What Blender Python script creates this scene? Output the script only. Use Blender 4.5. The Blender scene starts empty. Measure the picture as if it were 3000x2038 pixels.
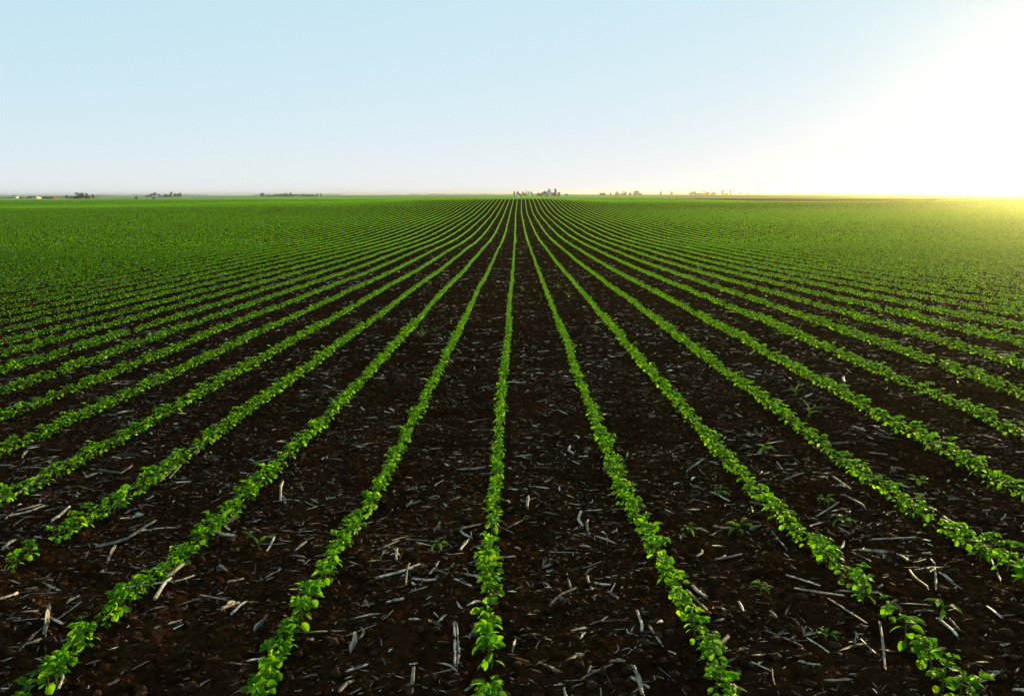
import bpy, math, random
import numpy as np
from mathutils import Vector, Matrix

# ------------------------------------------------------------------ camera
F = 2333.0                      # focal length in photograph pixels (3000 wide)
CX, CY = 1500.0, 1019.0
PITCH, YAW, ROLL = math.radians(10.94), math.radians(0.42), math.radians(-0.20)
CAMZ = 1.655
sc = bpy.context.scene
cd = bpy.data.cameras.new('camera')
cam = bpy.data.objects.new('camera', cd)
sc.collection.objects.link(cam)
cd.sensor_width = 36.0
cd.lens = 36.0 * F / 3000.0
cd.clip_start = 0.05
cd.clip_end = 30000
M = Matrix.Rotation(YAW, 4, 'Z') @ Matrix.Rotation(math.pi / 2 - PITCH, 4, 'X') @ Matrix.Rotation(ROLL, 4, 'Z')
M.translation = Vector((0, 0, CAMZ))
cam.matrix_world = M
sc.camera = cam
R3 = np.array(M.to_3x3())

# ------------------------------------------------------------------ light
SUN_AZ, SUN_EL = math.radians(35.8), math.radians(5.0)
world = bpy.data.worlds.new("World")
sc.world = world
world.use_nodes = True
wn, wl = world.node_tree.nodes, world.node_tree.links
wn.clear()
sky = wn.new('ShaderNodeTexSky')
sky.sky_type = 'NISHITA'
sky.sun_disc = False
sky.sun_elevation = SUN_EL
sky.sun_rotation = SUN_AZ
sky.altitude = 200
sky.air_density = 0.6
sky.dust_density = 0.05
sky.ozone_density = 3.0
# the film compresses the sky: a gentle gamma per colour channel
sep = wn.new('ShaderNodeSeparateColor')
comb = wn.new('ShaderNodeCombineColor')
wl.new(sky.outputs[0], sep.inputs[0])
for i_, (g_, k_) in enumerate(((.24, .665), (.12, .760), (.07, .835))):
    p_ = wn.new('ShaderNodeMath'); p_.operation = 'POWER'; p_.inputs[1].default_value = g_
    q_ = wn.new('ShaderNodeMath'); q_.operation = 'MULTIPLY'; q_.inputs[1].default_value = k_ / .09 / 1.52
    wl.new(sep.outputs[i_], p_.inputs[0]); wl.new(p_.outputs[0], q_.inputs[0]); 
    s_ = wn.new('ShaderNodeMath'); s_.operation = 'SMOOTH_MIN'; s_.inputs[1].default_value = (.92, .92, .99)[i_] / .09 / 1.52; s_.inputs[2].default_value = 1.2
    wl.new(q_.outputs[0], s_.inputs[0]); wl.new(s_.outputs[0], comb.inputs[i_])
bg = wn.new('ShaderNodeBackground')
bg.inputs['Strength'].default_value = 0.09
wo = wn.new('ShaderNodeOutputWorld')
wl.new(comb.outputs[0], bg.inputs['Color'])
wl.new(bg.outputs[0], wo.inputs['Surface'])

sd = bpy.data.lights.new('sun', 'SUN')
sd.energy = 5.0
sd.angle = math.radians(0.5)
sd.color = (1.0, 0.78, 0.29)
sun = bpy.data.objects.new('sun', sd)
sc.collection.objects.link(sun)
SV = Vector((math.sin(SUN_AZ) * math.cos(SUN_EL), math.cos(SUN_AZ) * math.cos(SUN_EL), math.sin(SUN_EL)))
sun.rotation_euler = SV.to_track_quat('Z', 'Y').to_euler()

sc.view_settings.view_transform = 'Standard'
sc.view_settings.look = 'None'
sc.view_settings.exposure = 0.6
sc.view_settings.gamma = 1.0
sc.cycles.use_denoising = True
sc.cycles.max_bounces = 6
sc.cycles.diffuse_bounces = 3
sc.cycles.glossy_bounces = 2
sc.cycles.transmission_bounces = 4
sc.cycles.transparent_max_bounces = 8
sc.cycles.volume_bounces = 0

COL = sc.collection
rng = np.random.default_rng(7)
random.seed(7)

# ------------------------------------------------------------------ helpers
def mkmesh(name, V, Fc, mats, midx=None, smooth=True, attrs=None):
    """V (n,3); Fc (m,4) or (m,3) int array, or a list of arrays of both kinds."""
    V = np.asarray(V, dtype=np.float32)
    if not isinstance(Fc, list):
        Fc = [Fc]
    Fc = [np.asarray(f, dtype=np.int32) for f in Fc if len(f)]
    me = bpy.data.meshes.new(name)
    me.vertices.add(len(V))
    me.vertices.foreach_set('co', V.ravel())
    loops = np.concatenate([f.ravel() for f in Fc])
    tot = np.concatenate([np.full(len(f), f.shape[1], dtype=np.int32) for f in Fc])
    st = np.concatenate([[0], np.cumsum(tot)[:-1]]).astype(np.int32)
    me.loops.add(len(loops))
    me.loops.foreach_set('vertex_index', loops)
    me.polygons.add(len(tot))
    me.polygons.foreach_set('loop_start', st)
    me.polygons.foreach_set('loop_total', tot)
    if midx is not None:
        me.polygons.foreach_set('material_index', np.asarray(midx, dtype=np.int32))
    if smooth:
        me.polygons.foreach_set('use_smooth', np.ones(len(tot), dtype=bool))
    for m in (mats if isinstance(mats, (list, tuple)) else [mats]):
        me.materials.append(m)
    if attrs:
        for k, a in attrs.items():
            at = me.attributes.new(k, 'FLOAT_COLOR', 'POINT')
            b = np.ones((len(V), 4), dtype=np.float32)
            b[:, :3] = a
            at.data.foreach_set('color', b.ravel())
    me.update(calc_edges=True)
    me.validate()
    return me

def link(name, me, parent=None):
    o = bpy.data.objects.new(name, me)
    COL.objects.link(o)
    if parent is not None:
        o.parent = parent
    return o

def tag(o, label=None, cat=None, group=None, kind=None):
    if label: o['label'] = label
    if cat: o['category'] = cat
    if group: o['group'] = group
    if kind: o['kind'] = kind
    return o

def empty(name, loc, rz=0.0, sc_=1.0):
    o = bpy.data.objects.new(name, None)
    o.empty_display_size = 0.05
    COL.objects.link(o)
    o.location = loc
    o.rotation_euler = (0, 0, rz)
    o.scale = (sc_, sc_, sc_) if not isinstance(sc_, tuple) else sc_
    return o

class MB:
    """collects pieces of geometry, then gives one mesh"""
    def __init__(s): s.v = []; s.q = []; s.t = []; s.qm = []; s.tm = []; s.n = 0
    def add(s, V, Fc, m=0):
        V = np.asarray(V, float); Fc = np.asarray(Fc, int)
        if Fc.shape[1] == 4: s.q.append(Fc + s.n); s.qm += [m] * len(Fc)
        else: s.t.append(Fc + s.n); s.tm += [m] * len(Fc)
        s.v.append(V); s.n += len(V)
        return s
    def data(s):
        V = np.concatenate(s.v)
        Q = np.concatenate(s.q) if s.q else np.zeros((0, 4), int)
        T = np.concatenate(s.t) if s.t else np.zeros((0, 3), int)
        return V, Q, T, s.qm, s.tm
    def mesh(s, name, mats, smooth=True):
        V, Q, T, qm, tm = s.data()
        return mkmesh(name, V, [Q, T], mats, qm + tm, smooth)

def box(mb, x0, x1, y0, y1, z0, z1, m=0):
    v = [(x, y, z) for x in (x0, x1) for y in (y0, y1) for z in (z0, z1)]
    f = [(0, 1, 3, 2), (4, 6, 7, 5), (0, 4, 5, 1), (2, 3, 7, 6), (0, 2, 6, 4), (1, 5, 7, 3)]
    mb.add(v, f, m)

def tube(mb, pts, radii, n=8, m=0, cap=True, mcap=None, flat=1.0):
    pts = np.asarray(pts, float)
    k = len(pts)
    T = np.gradient(pts, axis=0)
    T /= np.linalg.norm(T, axis=1)[:, None] + 1e-9
    ref = np.array([0, 0, 1.0]) if abs(T[0][2]) < 0.8 else np.array([1.0, 0, 0])
    V = []
    for i in range(k):
        a = np.cross(ref, T[i]); a /= np.linalg.norm(a) + 1e-9
        b = np.cross(T[i], a)
        for j in range(n):
            th = 2 * math.pi * j / n
            V.append(pts[i] + radii[i] * (math.cos(th) * a + flat * math.sin(th) * b))
    Fq = [(i * n + j, i * n + (j + 1) % n, (i + 1) * n + (j + 1) % n, (i + 1) * n + j) for i in range(k - 1) for j in range(n)]
    base = mb.n
    mb.add(V, Fq, m)
    if cap:
        mc = m if mcap is None else mcap
        for i, s_ in ((0, 1), (k - 1, -1)):
            c = pts[i]
            W = [c] + [V[i * n + j] for j in range(n)]
            mb.add(W, [(0, 1 + (j + 1) % n, 1 + j) if s_ > 0 else (0, 1 + j, 1 + (j + 1) % n) for j in range(n)], mc)

def _h(ix, iy, s):
    a = np.sin(ix * 127.1 + iy * 311.7 + s * 74.7) * 43758.5453
    return a - np.floor(a)

def vn(x, y, s=0):
    xi, yi = np.floor(x), np.floor(y)
    fx, fy = x - xi, y - yi
    fx = fx * fx * fx * (fx * (fx * 6 - 15) + 10); fy = fy * fy * fy * (fy * (fy * 6 - 15) + 10)
    a = _h(xi, yi, s); b = _h(xi + 1, yi, s); c = _h(xi, yi + 1, s); d = _h(xi + 1, yi + 1, s)
    return (a + (b - a) * fx) * (1 - fy) + (c + (d - c) * fx) * fy

# ------------------------------------------------------------------ terrain
YK = np.array([0, 2.6, 4.4, 8, 13, 19, 31, 36, 58, 81, 106, 132, 161, 190, 230, 260, 320, 450, 700, 1100, 2000, 20000.])
TK = np.array([-.65, -.25, -.06, .02, .12, .40, .65])
ZK = np.array([
    [0, 0, -.16, -.33, -.50, -.70, -1.0, -1.08, -1.35, -1.22, -.85, -.42, -.62, -.55, -.05, .22, -.3, -1.4, -1.7, -2.0, -2.3, -2.3],
    [0, 0, -.14, -.28, -.42, -.60, -.90, -1.0, -1.32, -1.20, -.90, -.30, -.05, .02, .35, .30, -.3, -1.3, -1.6, -1.8, -2.0, -2.0],
    [0, 0, -.14, -.27, -.38, -.54, -.84, -.92, -1.28, -1.18, -.93, -.28, .42, .62, .60, .2, -.6, -1.4, -1.5, -1.5, -1.8, -1.8],
    [0, 0, -.14, -.27, -.38, -.54, -.84, -.92, -1.28, -1.18, -.93, -.28, .50, .68, .64, .2, -.6, -1.4, -1.5, -1.5, -1.8, -1.8],
    [0, 0, -.14, -.25, -.36, -.52, -.84, -.94, -1.28, -1.20, -1.05, -.75, -.18, .10, .46, .2, -.6, -1.4, -1.5, -1.5, -1.8, -1.8],
    [0, 0, -.14, -.22, -.33, -.50, -.84, -.94, -1.26, -1.20, -1.15, -.85, -.15, -.30, -.45, -.30, -.40, -.8, -1.3, -1.4, -1.4, -1.4],
    [0, 0, -.14, -.20, -.30, -.48, -.84, -.94, -1.24, -1.15, -1.0, -.70, -.10, -.25, -.40, -.30, -.40, -.8, -1.3, -1.3, -1.3, -1.3]])

ZK[:, 17] = [-.9, -.9, -.9, -.9, -.9, -.8, -.8]
ZK[:, 18] = [-.9, -.85, -.7, -.7, -.75, -.8, -.8]
ZK[:, 19] = [-1.3, -1.2, -1.0, -1.0, -1.0, -1.0, -1.0]

def hermite_rows(y):
    """value of each bearing column at y, monotone-ish cubic; y (n,) -> (7,n)"""
    u, U = np.log(y + 4.0), np.log(YK + 4.0)
    i = np.clip(np.searchsorted(U, u) - 1, 0, len(U) - 2)
    h = U[i + 1] - U[i]
    t = np.clip((u - U[i]) / h, 0, 1)
    S = np.diff(ZK, axis=1) / np.diff(U)
    D = np.zeros_like(ZK)
    D[:, 1:-1] = np.where(S[:, 1:] * S[:, :-1] > 0, 0.5 * (S[:, 1:] + S[:, :-1]), 0)
    t2, t3 = t * t, t * t * t
    return (2 * t3 - 3 * t2 + 1) * ZK[:, i] + (t3 - 2 * t2 + t) * h * D[:, i] + (-2 * t3 + 3 * t2) * ZK[:, i + 1] + (t3 - t2) * h * D[:, i + 1]

def macro(X, Y):
    X = np.asarray(X, float); Y = np.asarray(Y, float)
    y = np.maximum(Y, 0.0)
    Z = hermite_rows(y.ravel())
    t = np.clip(X.ravel() / np.maximum(y.ravel(), 3.0), TK[0], TK[-1])
    j = np.clip(np.searchsorted(TK, t) - 1, 0, len(TK) - 2)
    f = (t - TK[j]) / (TK[j + 1] - TK[j])
    f = np.clip(f, 0, 1); f = f * f * (3 - 2 * f)
    n = np.arange(len(t))
    z = Z[j, n] * (1 - f) + Z[j + 1, n] * f
    z += 0.017 * np.clip(X.ravel(), -8, 8) * np.exp(-y.ravel() / 30)
    far = np.clip((y.ravel() - 500) / 1500, 0, 1)
    z += far * 1.2 * (vn(X.ravel() / 900, y.ravel() / 700, 5) - .5)
    return z.reshape(X.shape)

def clods(X, Y):
    z = 0.022 * (vn(X / .42, Y / .42, 1) - .5) + 0.018 * (vn(X / .13 + 9, Y / .13, 2) - .5)
    c = vn(X / .055 + 3, Y / .055, 3)
    z += 0.026 * np.clip(c - .42, 0, 1) + 0.014 * (vn(X / .022, Y / .022, 4) - .5)
    return z

def ground(X, Y):
    X = np.asarray(X, float); Y = np.asarray(Y, float)
    r = np.hypot(X, Y)
    return macro(X, Y) + clods(X, Y) * np.clip(1 - (r - 40) / 40, 0, 1)

def project(P):
    P = np.asarray(P, float) - np.array([0, 0, CAMZ])
    q = P @ R3
    d = np.maximum(-q[..., 2], 1e-6)
    return CX + F * q[..., 0] / d, CY - F * q[..., 1] / d, -q[..., 2]

def at(px, py):
    """the place on the ground that lies at this point of the photograph"""
    d = R3 @ np.array([(px - CX) / F, -(py - CY) / F, -1.0])
    t = 2.0
    for _ in range(60):
        p = np.array([0, 0, CAMZ]) + t * d
        z = float(macro(np.array([p[0]]), np.array([p[1]]))[0])
        t += 0.7 * (p[2] - z) / max(-d[2], 1e-3)
        t = min(max(t, .5), 400)
    p = np.array([0, 0, CAMZ]) + t * d
    return float(p[0]), float(p[1]), t

# ------------------------------------------------------------------ materials
def newmat(name):
    m = bpy.data.materials.new(name)
    m.use_nodes = True
    n, l = m.node_tree.nodes, m.node_tree.links
    n.clear()
    return m, n, l

def ramp(n, stops):
    r = n.new('ShaderNodeValToRGB')
    e = r.color_ramp.elements
    e[0].position, e[0].color = stops[0][0], (*stops[0][1], 1)
    e[1].position, e[1].color = stops[-1][0], (*stops[-1][1], 1)
    for p, c in stops[1:-1]:
        x = e.new(p); x.color = (*c, 1)
    return r

def leaf_mat(name, stops, trans, tw=0.45, rough=0.5, vein=True):
    m, n, l = newmat(name)
    g = n.new('ShaderNodeNewGeometry')
    oi = n.new('ShaderNodeObjectInfo')
    ad = n.new('ShaderNodeMath'); ad.operation = 'ADD'
    fr = n.new('ShaderNodeMath'); fr.operation = 'FRACT'
    l.new(g.outputs['Random Per Island'], ad.inputs[0]); l.new(oi.outputs['Random'], ad.inputs[1]); l.new(ad.outputs[0], fr.inputs[0])
    r = ramp(n, stops)
    l.new(fr.outputs[0], r.inputs[0])
    nz = n.new('ShaderNodeTexNoise'); nz.inputs['Scale'].default_value = 120; nz.inputs['Detail'].default_value = 3
    l.new(g.outputs['Position'], nz.inputs['Vector'])
    mr = n.new('ShaderNodeMapRange'); mr.inputs['To Min'].default_value = .72; mr.inputs['To Max'].default_value = 1.25
    l.new(nz.outputs['Fac'], mr.inputs['Value'])
    mu = n.new('ShaderNodeVectorMath'); mu.operation = 'SCALE'
    l.new(r.outputs[0], mu.inputs[0]); l.new(mr.outputs[0], mu.inputs['Scale'])
    p = n.new('ShaderNodeBsdfPrincipled')
    p.inputs['Roughness'].default_value = rough
    p.inputs['Specular IOR Level'].default_value = .08
    l.new(mu.outputs[0], p.inputs['Base Color'])
    t = n.new('ShaderNodeBsdfTranslucent')
    tm = n.new('ShaderNodeMix'); tm.data_type = 'RGBA'; tm.blend_type = 'MULTIPLY'; tm.inputs['Factor'].default_value = 1
    tm.inputs[7].default_value = (*trans, 1)
    l.new(mu.outputs[0], tm.inputs[6]); l.new(tm.outputs[2], t.inputs['Color'])
    mx = n.new('ShaderNodeMixShader'); mx.inputs[0].default_value = tw
    l.new(p.outputs[0], mx.inputs[1]); l.new(t.outputs[0], mx.inputs[2])
    if vein:
        b = n.new('ShaderNodeBump'); b.inputs['Strength'].default_value = .25; b.inputs['Distance'].default_value = .002
        l.new(nz.outputs['Fac'], b.inputs['Height']); l.new(b.outputs[0], p.inputs['Normal']); l.new(b.outputs[0], t.inputs['Normal'])
    o = n.new('ShaderNodeOutputMaterial')
    l.new(mx.outputs[0], o.inputs[0])
    return m

def plain_mat(name, stops, rough=.8, scale=30, bump=.0, island=True, spec=.3, stretch=None, bdist=.01, dirt=.6):
    m, n, l = newmat(name)
    g = n.new('ShaderNodeNewGeometry'); oi = n.new('ShaderNodeObjectInfo'); tc = n.new('ShaderNodeTexCoord')
    nz = n.new('ShaderNodeTexNoise'); nz.inputs['Scale'].default_value = scale; nz.inputs['Detail'].default_value = 5
    mp = n.new('ShaderNodeMapping')
    if stretch: mp.inputs['Scale'].default_value = stretch
    l.new(tc.outputs['Object'], mp.inputs[0]); l.new(mp.outputs[0], nz.inputs['Vector'])
    r = ramp(n, stops)
    ad = n.new('ShaderNodeMath'); ad.operation = 'ADD'
    fr = n.new('ShaderNodeMath'); fr.operation = 'FRACT'
    l.new(g.outputs['Random Per Island'], ad.inputs[0]); l.new(oi.outputs['Random'], ad.inputs[1]); l.new(ad.outputs[0], fr.inputs[0])
    l.new((fr if island else nz).outputs[0], r.inputs[0])
    mr = n.new('ShaderNodeMapRange'); mr.inputs['From Min'].default_value = .35; mr.inputs['From Max'].default_value = .65
    mr.inputs['To Min'].default_value = dirt; mr.inputs['To Max'].default_value = 1.2
    l.new(nz.outputs['Fac'], mr.inputs['Value'])
    mu = n.new('ShaderNodeVectorMath'); mu.operation = 'SCALE'
    l.new(r.outputs[0], mu.inputs[0]); l.new(mr.outputs[0], mu.inputs['Scale'])
    p = n.new('ShaderNodeBsdfPrincipled'); p.inputs['Roughness'].default_value = rough; p.inputs['Specular IOR Level'].default_value = spec
    l.new(mu.outputs[0], p.inputs['Base Color'])
    if bump:
        b = n.new('ShaderNodeBump'); b.inputs['Strength'].default_value = bump; b.inputs['Distance'].default_value = bdist
        l.new(nz.outputs['Fac'], b.inputs['Height']); l.new(b.outputs[0], p.inputs['Normal'])
    o = n.new('ShaderNodeOutputMaterial'); l.new(p.outputs[0], o.inputs[0])
    return m

LEAF = leaf_mat('soybean_leaf', [(0, (.020, .080, .001)), (.5, (.035, .122, .0015)), (.9, (.062, .175, .002)), (1, (.095, .20, .003))], (5.6, 4.6, .5), .62)
STEM = leaf_mat('soybean_stem', [(0, (.08, .14, .01)), (1, (.15, .18, .02))], (1.8, 1.5, .6), .3, vein=False)
WEED = leaf_mat('weed_leaf', [(0, (.045, .12, .01)), (1, (.08, .18, .015))], (2.6, 2.2, 1), .5)
STALK = plain_mat('corn_stalk_rind', [(0, (.06, .038, .022)), (.4, (.21, .155, .10)), (.8, (.38, .31, .22)), (1, (.60, .50, .35))], .6, 6, .5, stretch=(1.2, .25, .25), bdist=.002, dirt=.25)
PITH = plain_mat('corn_stalk_pith', [(0, (.45, .38, .25)), (1, (.65, .56, .38))], .8, 60)
HUSK = plain_mat('dry_husk', [(0, (.10, .07, .045)), (1, (.33, .28, .20))], .7, 50, .5, stretch=(.1, 1, 1), bdist=.002)
STRAW = plain_mat('straw_bits', [(0, (.04, .020, .008)), (.5, (.11, .065, .035)), (.82, (.27, .21, .135)), (1, (.68, .60, .46))], .7, 40)
CLOD = plain_mat('soil_clod', [(0, (.009, .004, .0016)), (1, (.045, .020, .008))], .95, 45, .8, spec=.1, bdist=.006)

def soil_mat():
    m, n, l = newmat('field_ground')
    a = n.new('ShaderNodeAttribute'); a.attribute_name = 'cover'
    g = n.new('ShaderNodeNewGeometry')
    def noise(s, d):
        x = n.new('ShaderNodeTexNoise'); x.inputs['Scale'].default_value = s; x.inputs['Detail'].default_value = d
        l.new(g.outputs['Position'], x.inputs['Vector']); return x
    n1, n2, n3 = noise(26, 6), noise(3.0, 4), noise(.05, 5)
    def mr(x, lo, hi, f0=.3, f1=.7):
        r = n.new('ShaderNodeMapRange'); r.inputs['From Min'].default_value = f0; r.inputs['From Max'].default_value = f1
        r.inputs['To Min'].default_value = lo; r.inputs['To Max'].default_value = hi; l.new(x.outputs['Fac'], r.inputs['Value']); return r
    k = None
    for r in (mr(n1, .45, 1.7), mr(n2, .7, 1.3), mr(n3, .8, 1.2)):
        if k is None: k = r
        else:
            q = n.new('ShaderNodeMath'); q.operation = 'MULTIPLY'; l.new(k.outputs[0], q.inputs[0]); l.new(r.outputs[0], q.inputs[1]); k = q
    mu = n.new('ShaderNodeVectorMath'); mu.operation = 'SCALE'
    l.new(a.outputs['Color'], mu.inputs[0]); l.new(k.outputs[0], mu.inputs['Scale'])
    p = n.new('ShaderNodeBsdfPrincipled'); p.inputs['Roughness'].default_value = 1; p.inputs['Specular IOR Level'].default_value = 0
    l.new(mu.outputs[0], p.inputs['Base Color'])
    b = n.new('ShaderNodeBump'); b.inputs['Strength'].default_value = 1.0; b.inputs['Distance'].default_value = .012
    n4 = noise(55, 6)
    l.new(n4.outputs['Fac'], b.inputs['Height']); l.new(b.outputs[0], p.inputs['Normal'])
    o = n.new('ShaderNodeOutputMaterial'); l.new(p.outputs[0], o.inputs[0])
    return m
SOIL = soil_mat()

# ------------------------------------------------------------------ ground sheet
SOILC = np.array([.0185, .0078, .0028])
def cover(X, Y):
    n = X.size
    C = np.tile(SOILC, (n, 1))
    t = X / np.maximum(Y, 1)
    green = [(.15, .30, .045), (.20, .36, .08), (.24, .34, .11), (.13, .26, .045), (.28, .36, .12), (.20, .15, .07)]
    far = Y > 262
    bands = np.array([262, 300, 380, 520, 760, 1100, 1500, 2100, 2900, 4200, 30000.])
    bi = np.searchsorted(bands, Y + 12 * np.sin(X / 160.) * np.clip(Y / 400, 0, 4))
    cell = np.floor((X + bi * 377.) / (240. + 60 * (bi % 3) + bi * 60))
    h = _h(cell, bi.astype(float), 11)
    pick = np.clip((h * 6.4).astype(int), 0, 6)
    pick = np.where(pick == 6, 5, pick)
    pick = np.where((pick == 5) & (h < .9), 1, pick)
    G = np.array(green)[np.clip(pick, 0, 5)]
    C[far] = G[far]
    out = (Y <= 0) | (np.abs(t) > 3)
    C[out & (np.hypot(X, Y) > 200)] = green[0]
    # right-hand ground behind the crop: pale grass strip, ploughed strip, gravel lane
    wv = 8 * np.sin(X / 45.)
    r = (t > .17) & (Y > 0)
    edge = np.clip((t - .17) / .25, 0, 1)
    e1 = 163 + 60 * (1 - edge) ** 2
    e2 = e1 + 14 + 8 * edge
    C[r & (Y > e1) & (Y <= e2)] = (.20, .21, .07)
    C[r & (Y > e2) & (Y <= 285 + wv) & (t < .45 - .0010 * (Y - 180))] = (.115, .062, .030)
    C[r & (Y > 285 + wv) & (Y <= 308 + wv)] = (.30, .29, .15)
    C[r & (Y > 308 + wv) & (Y <= 350 + wv) & (t > .2)] = (.13, .17, .04)
    C[r & (Y > 360) & (Y <= 395) & (t > .25) & (t < .4)] = (.13, .075, .035)
    hd = (t > -.16) & (t <= .17) & (Y > 165) & (Y < 262)
    C[hd] = (.05, .085, .012)
    return C

def build_ground():
    fine = np.arange(-.98, .9801, .0024)
    coarse = np.radians(np.arange(60, 301, 6.0))
    ang = np.concatenate([fine, coarse])
    rr = [.25, .5, .75, 1.0, 1.25]
    r = 1.45
    while r < 45: rr.append(r); r *= 1.0042
    while r < 420: rr.append(r); r *= 1.012
    while r < 6400: rr.append(r); r *= 1.03
    rr = np.array(rr)
    A, Rr = np.meshgrid(ang, rr)
    X, Y = Rr * np.sin(A), Rr * np.cos(A)
    Z = ground(X.ravel(), Y.ravel())
    V = np.stack([X.ravel(), Y.ravel(), Z], 1)
    na, nr = len(ang), len(rr)
    i, j = np.meshgrid(np.arange(nr - 1), np.arange(na), indexing='ij')
    jn = (j + 1) % na
    Q = np.stack([i * na + j, (i + 1) * na + j, (i + 1) * na + jn, i * na + jn], -1).reshape(-1, 4)
    c = np.array([[0, 0, float(ground(np.array([0.]), np.array([0.]))[0])]])
    V = np.concatenate([V, c])
    T = np.stack([np.full(na, len(V) - 1), np.arange(na), (np.arange(na) + 1) % na], 1)
    C = np.concatenate([cover(X.ravel(), Y.ravel()), SOILC[None]])
    Q = Q[:, ::-1]; T = T[:, ::-1]
    o = link('ground', mkmesh('ground', V, [Q, T], SOIL, attrs={'cover': C}))
    tag(o, kind='structure')
build_ground()

# ------------------------------------------------------------------ rows
SP = .76
WY = np.array([0, 2.57, 4.36, 13, 18.7, 30, 57, 87, 106, 132, 161, 300])
WX = np.array([-.11, -.111, -.12, -.135, -.155, -.15, -.17, -.21, -.24, -.12, -.0, .05])
def row_x(k, Y):
    """x of crop row k (0 = the one up the middle) at distance Y"""
    w = np.interp(Y, WY, WX)
    kk = np.asarray(k, float)
    j = (_h(kk, kk * 0 + 3, 21) - .5) * .03
    s = .035 * (vn(Y / 6.0 + kk * 0, np.floor(kk / 8) * 7.3, 22) - .5) + .03 * (vn(Y / 1.7, kk * 3.1, 23) - .5)
    return w + SP * kk + j + s

# ------------------------------------------------------------------ soybean plants
def blade(L, W, nu=6, nv=5, cup=.25, droop=.3, point=.6):
    """an oval leaf along +x, facing +z, with a folded midrib and bent tip"""
    u = np.linspace(0, 1, nu)
    w = np.sin(np.pi * np.clip(u, 0.0, 1) ** .9) ** point
    w[0] = .10; w[-1] = .06
    v = np.linspace(-1, 1, nv)
    U, Vv = np.meshgrid(u, v, indexing='ij')
    Wd = np.repeat(w[:, None], nv, 1)
    x = U * L
    y = Vv * Wd * W / 2
    z = cup * W * (np.abs(Vv) ** 1.3) * Wd * .6 - droop * L * U ** 2 + .008 * L * np.sin(U * 9 + Vv * 4)
    P = np.stack([x, y, z], -1).reshape(-1, 3)
    Fq = [(i * nv + j, (i + 1) * nv + j, (i + 1) * nv + j + 1, i * nv + j + 1) for i in range(nu - 1) for j in range(nv - 1)]
    return P, np.array(Fq)

def rot(az, el, roll=0.0):
    """x axis turned to azimuth az and elevation el, rolled about itself"""
    ca, sa, ce, se, cr, sr = math.cos(az), math.sin(az), math.cos(el), math.sin(el), math.cos(roll), math.sin(roll)
    Rz = np.array([[ca, -sa, 0], [sa, ca, 0], [0, 0, 1]])
    Ry = np.array([[ce, 0, -se], [0, 1, 0], [se, 0, ce]])
    Rx = np.array([[1, 0, 0], [0, cr, -sr], [0, sr, cr]])
    return Rz @ Ry @ Rx

def soy_parts(r, lod=0):
    """-> list of (name, MB); slot 0 blade, slot 1 stem"""
    H = r.uniform(.060, .088)
    lean = r.uniform(-.18, .18, 2)
    top = np.array([lean[0] * H, lean[1] * H, H])
    parts = []
    nseg = 6 if lod == 0 else 3
    st = MB()
    if lod < 2:
        tube(st, [(0, 0, -.012), top * .5 + r.normal(0, .002, 3), top], [.0022, .0019, .0014], nseg, 1, cap=False)
        parts.append(('stem', st))
    nu, nv = (7, 5) if lod == 0 else ((4, 3) if lod == 1 else (3, 2))
    a0 = r.uniform(0, 2 * math.pi)
    def add_leaf(mb, org, az, el, L, W, droop, pet=0.0, petel=.5):
        p0 = org
        p1 = org + pet * np.array([math.cos(az) * math.cos(petel), math.sin(az) * math.cos(petel), math.sin(petel)])
        if pet > 0 and lod < 2:
            tube(mb, [p0, (p0 + p1) / 2 + np.array([0, 0, .003]), p1], [.0012, .001, .0009], 4 if lod == 0 else 3, 1, cap=False)
        P, Q = blade(L, W, nu, nv, r.uniform(.1, .35), droop, .5)
        mb.add(P @ rot(az, el, r.uniform(-.5, .5)).T + p1, Q, 0)
        return p1
    # a pair of round simple leaves
    for s in (0, 1, 2, 3):
        mb = MB()
        az = a0 + s * math.pi + (1.3 if s > 1 else 0) + r.uniform(-.3, .3)
        low = s > 1
        add_leaf(mb, top * (r.uniform(.2, .4) if low else r.uniform(.5, .7)), az, r.uniform(-.75, -.1) if low else r.uniform(-.5, .35), r.uniform(.023, .034), r.uniform(.021, .030), r.uniform(.1, .45), r.uniform(.012, .02), r.uniform(.1, .7))
        parts.append(('leaf', mb))
    # compound leaves, three leaflets each
    for q in range(int(r.choice([3, 3, 4]))):
        mb = MB()
        az = a0 + math.pi / 2 + q * 1.9 + r.uniform(-.5, .5)
        pet, pe = r.uniform(.012, .030), r.uniform(.1, 1.25)
        org = top * (1.0 - .13 * q)
        p1 = org + pet * np.array([math.cos(az) * math.cos(pe), math.sin(az) * math.cos(pe), math.sin(pe)])
        if lod < 2:
            tube(mb, [org, (org + p1) / 2 + np.array([0, 0, .002]), p1], [.0013, .0011, .0009], 4 if lod == 0 else 3, 1, cap=False)
        big = r.uniform(.65, 1.2)
        el = r.uniform(-.35, .6)
        for d in (0, 1.35, -1.35):
            P, Q = blade(.0285 * big * (1 if d == 0 else .9), .022 * big, nu, nv, r.uniform(.1, .4), r.uniform(.05, .4), .55)
            mb.add(P @ rot(az + d, el + r.uniform(-.3, .3), r.uniform(-.4, .4)).T + p1, Q, 0)
        parts.append(('leaf', mb))
    # young folded tip
    mb = MB()
    for d in (0, 2.5):
        P, Q = blade(.016, .009, 4, 3, .9, -.1, .7)
        mb.add(P @ rot(a0 + d, 1.0).T + top - [0, 0, .001], Q, 0)
    parts.append(('bud', mb))
    return parts

def merge_variant(parts):
    V, Q, Mi, n = [], [], [], 0
    for _, mb in parts:
        v, q, t, qm, tm = mb.data()
        V.append(v); Q.append(q + n); Mi += qm; n += len(v)
    return np.concatenate(V), np.concatenate(Q), np.array(Mi)

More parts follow.
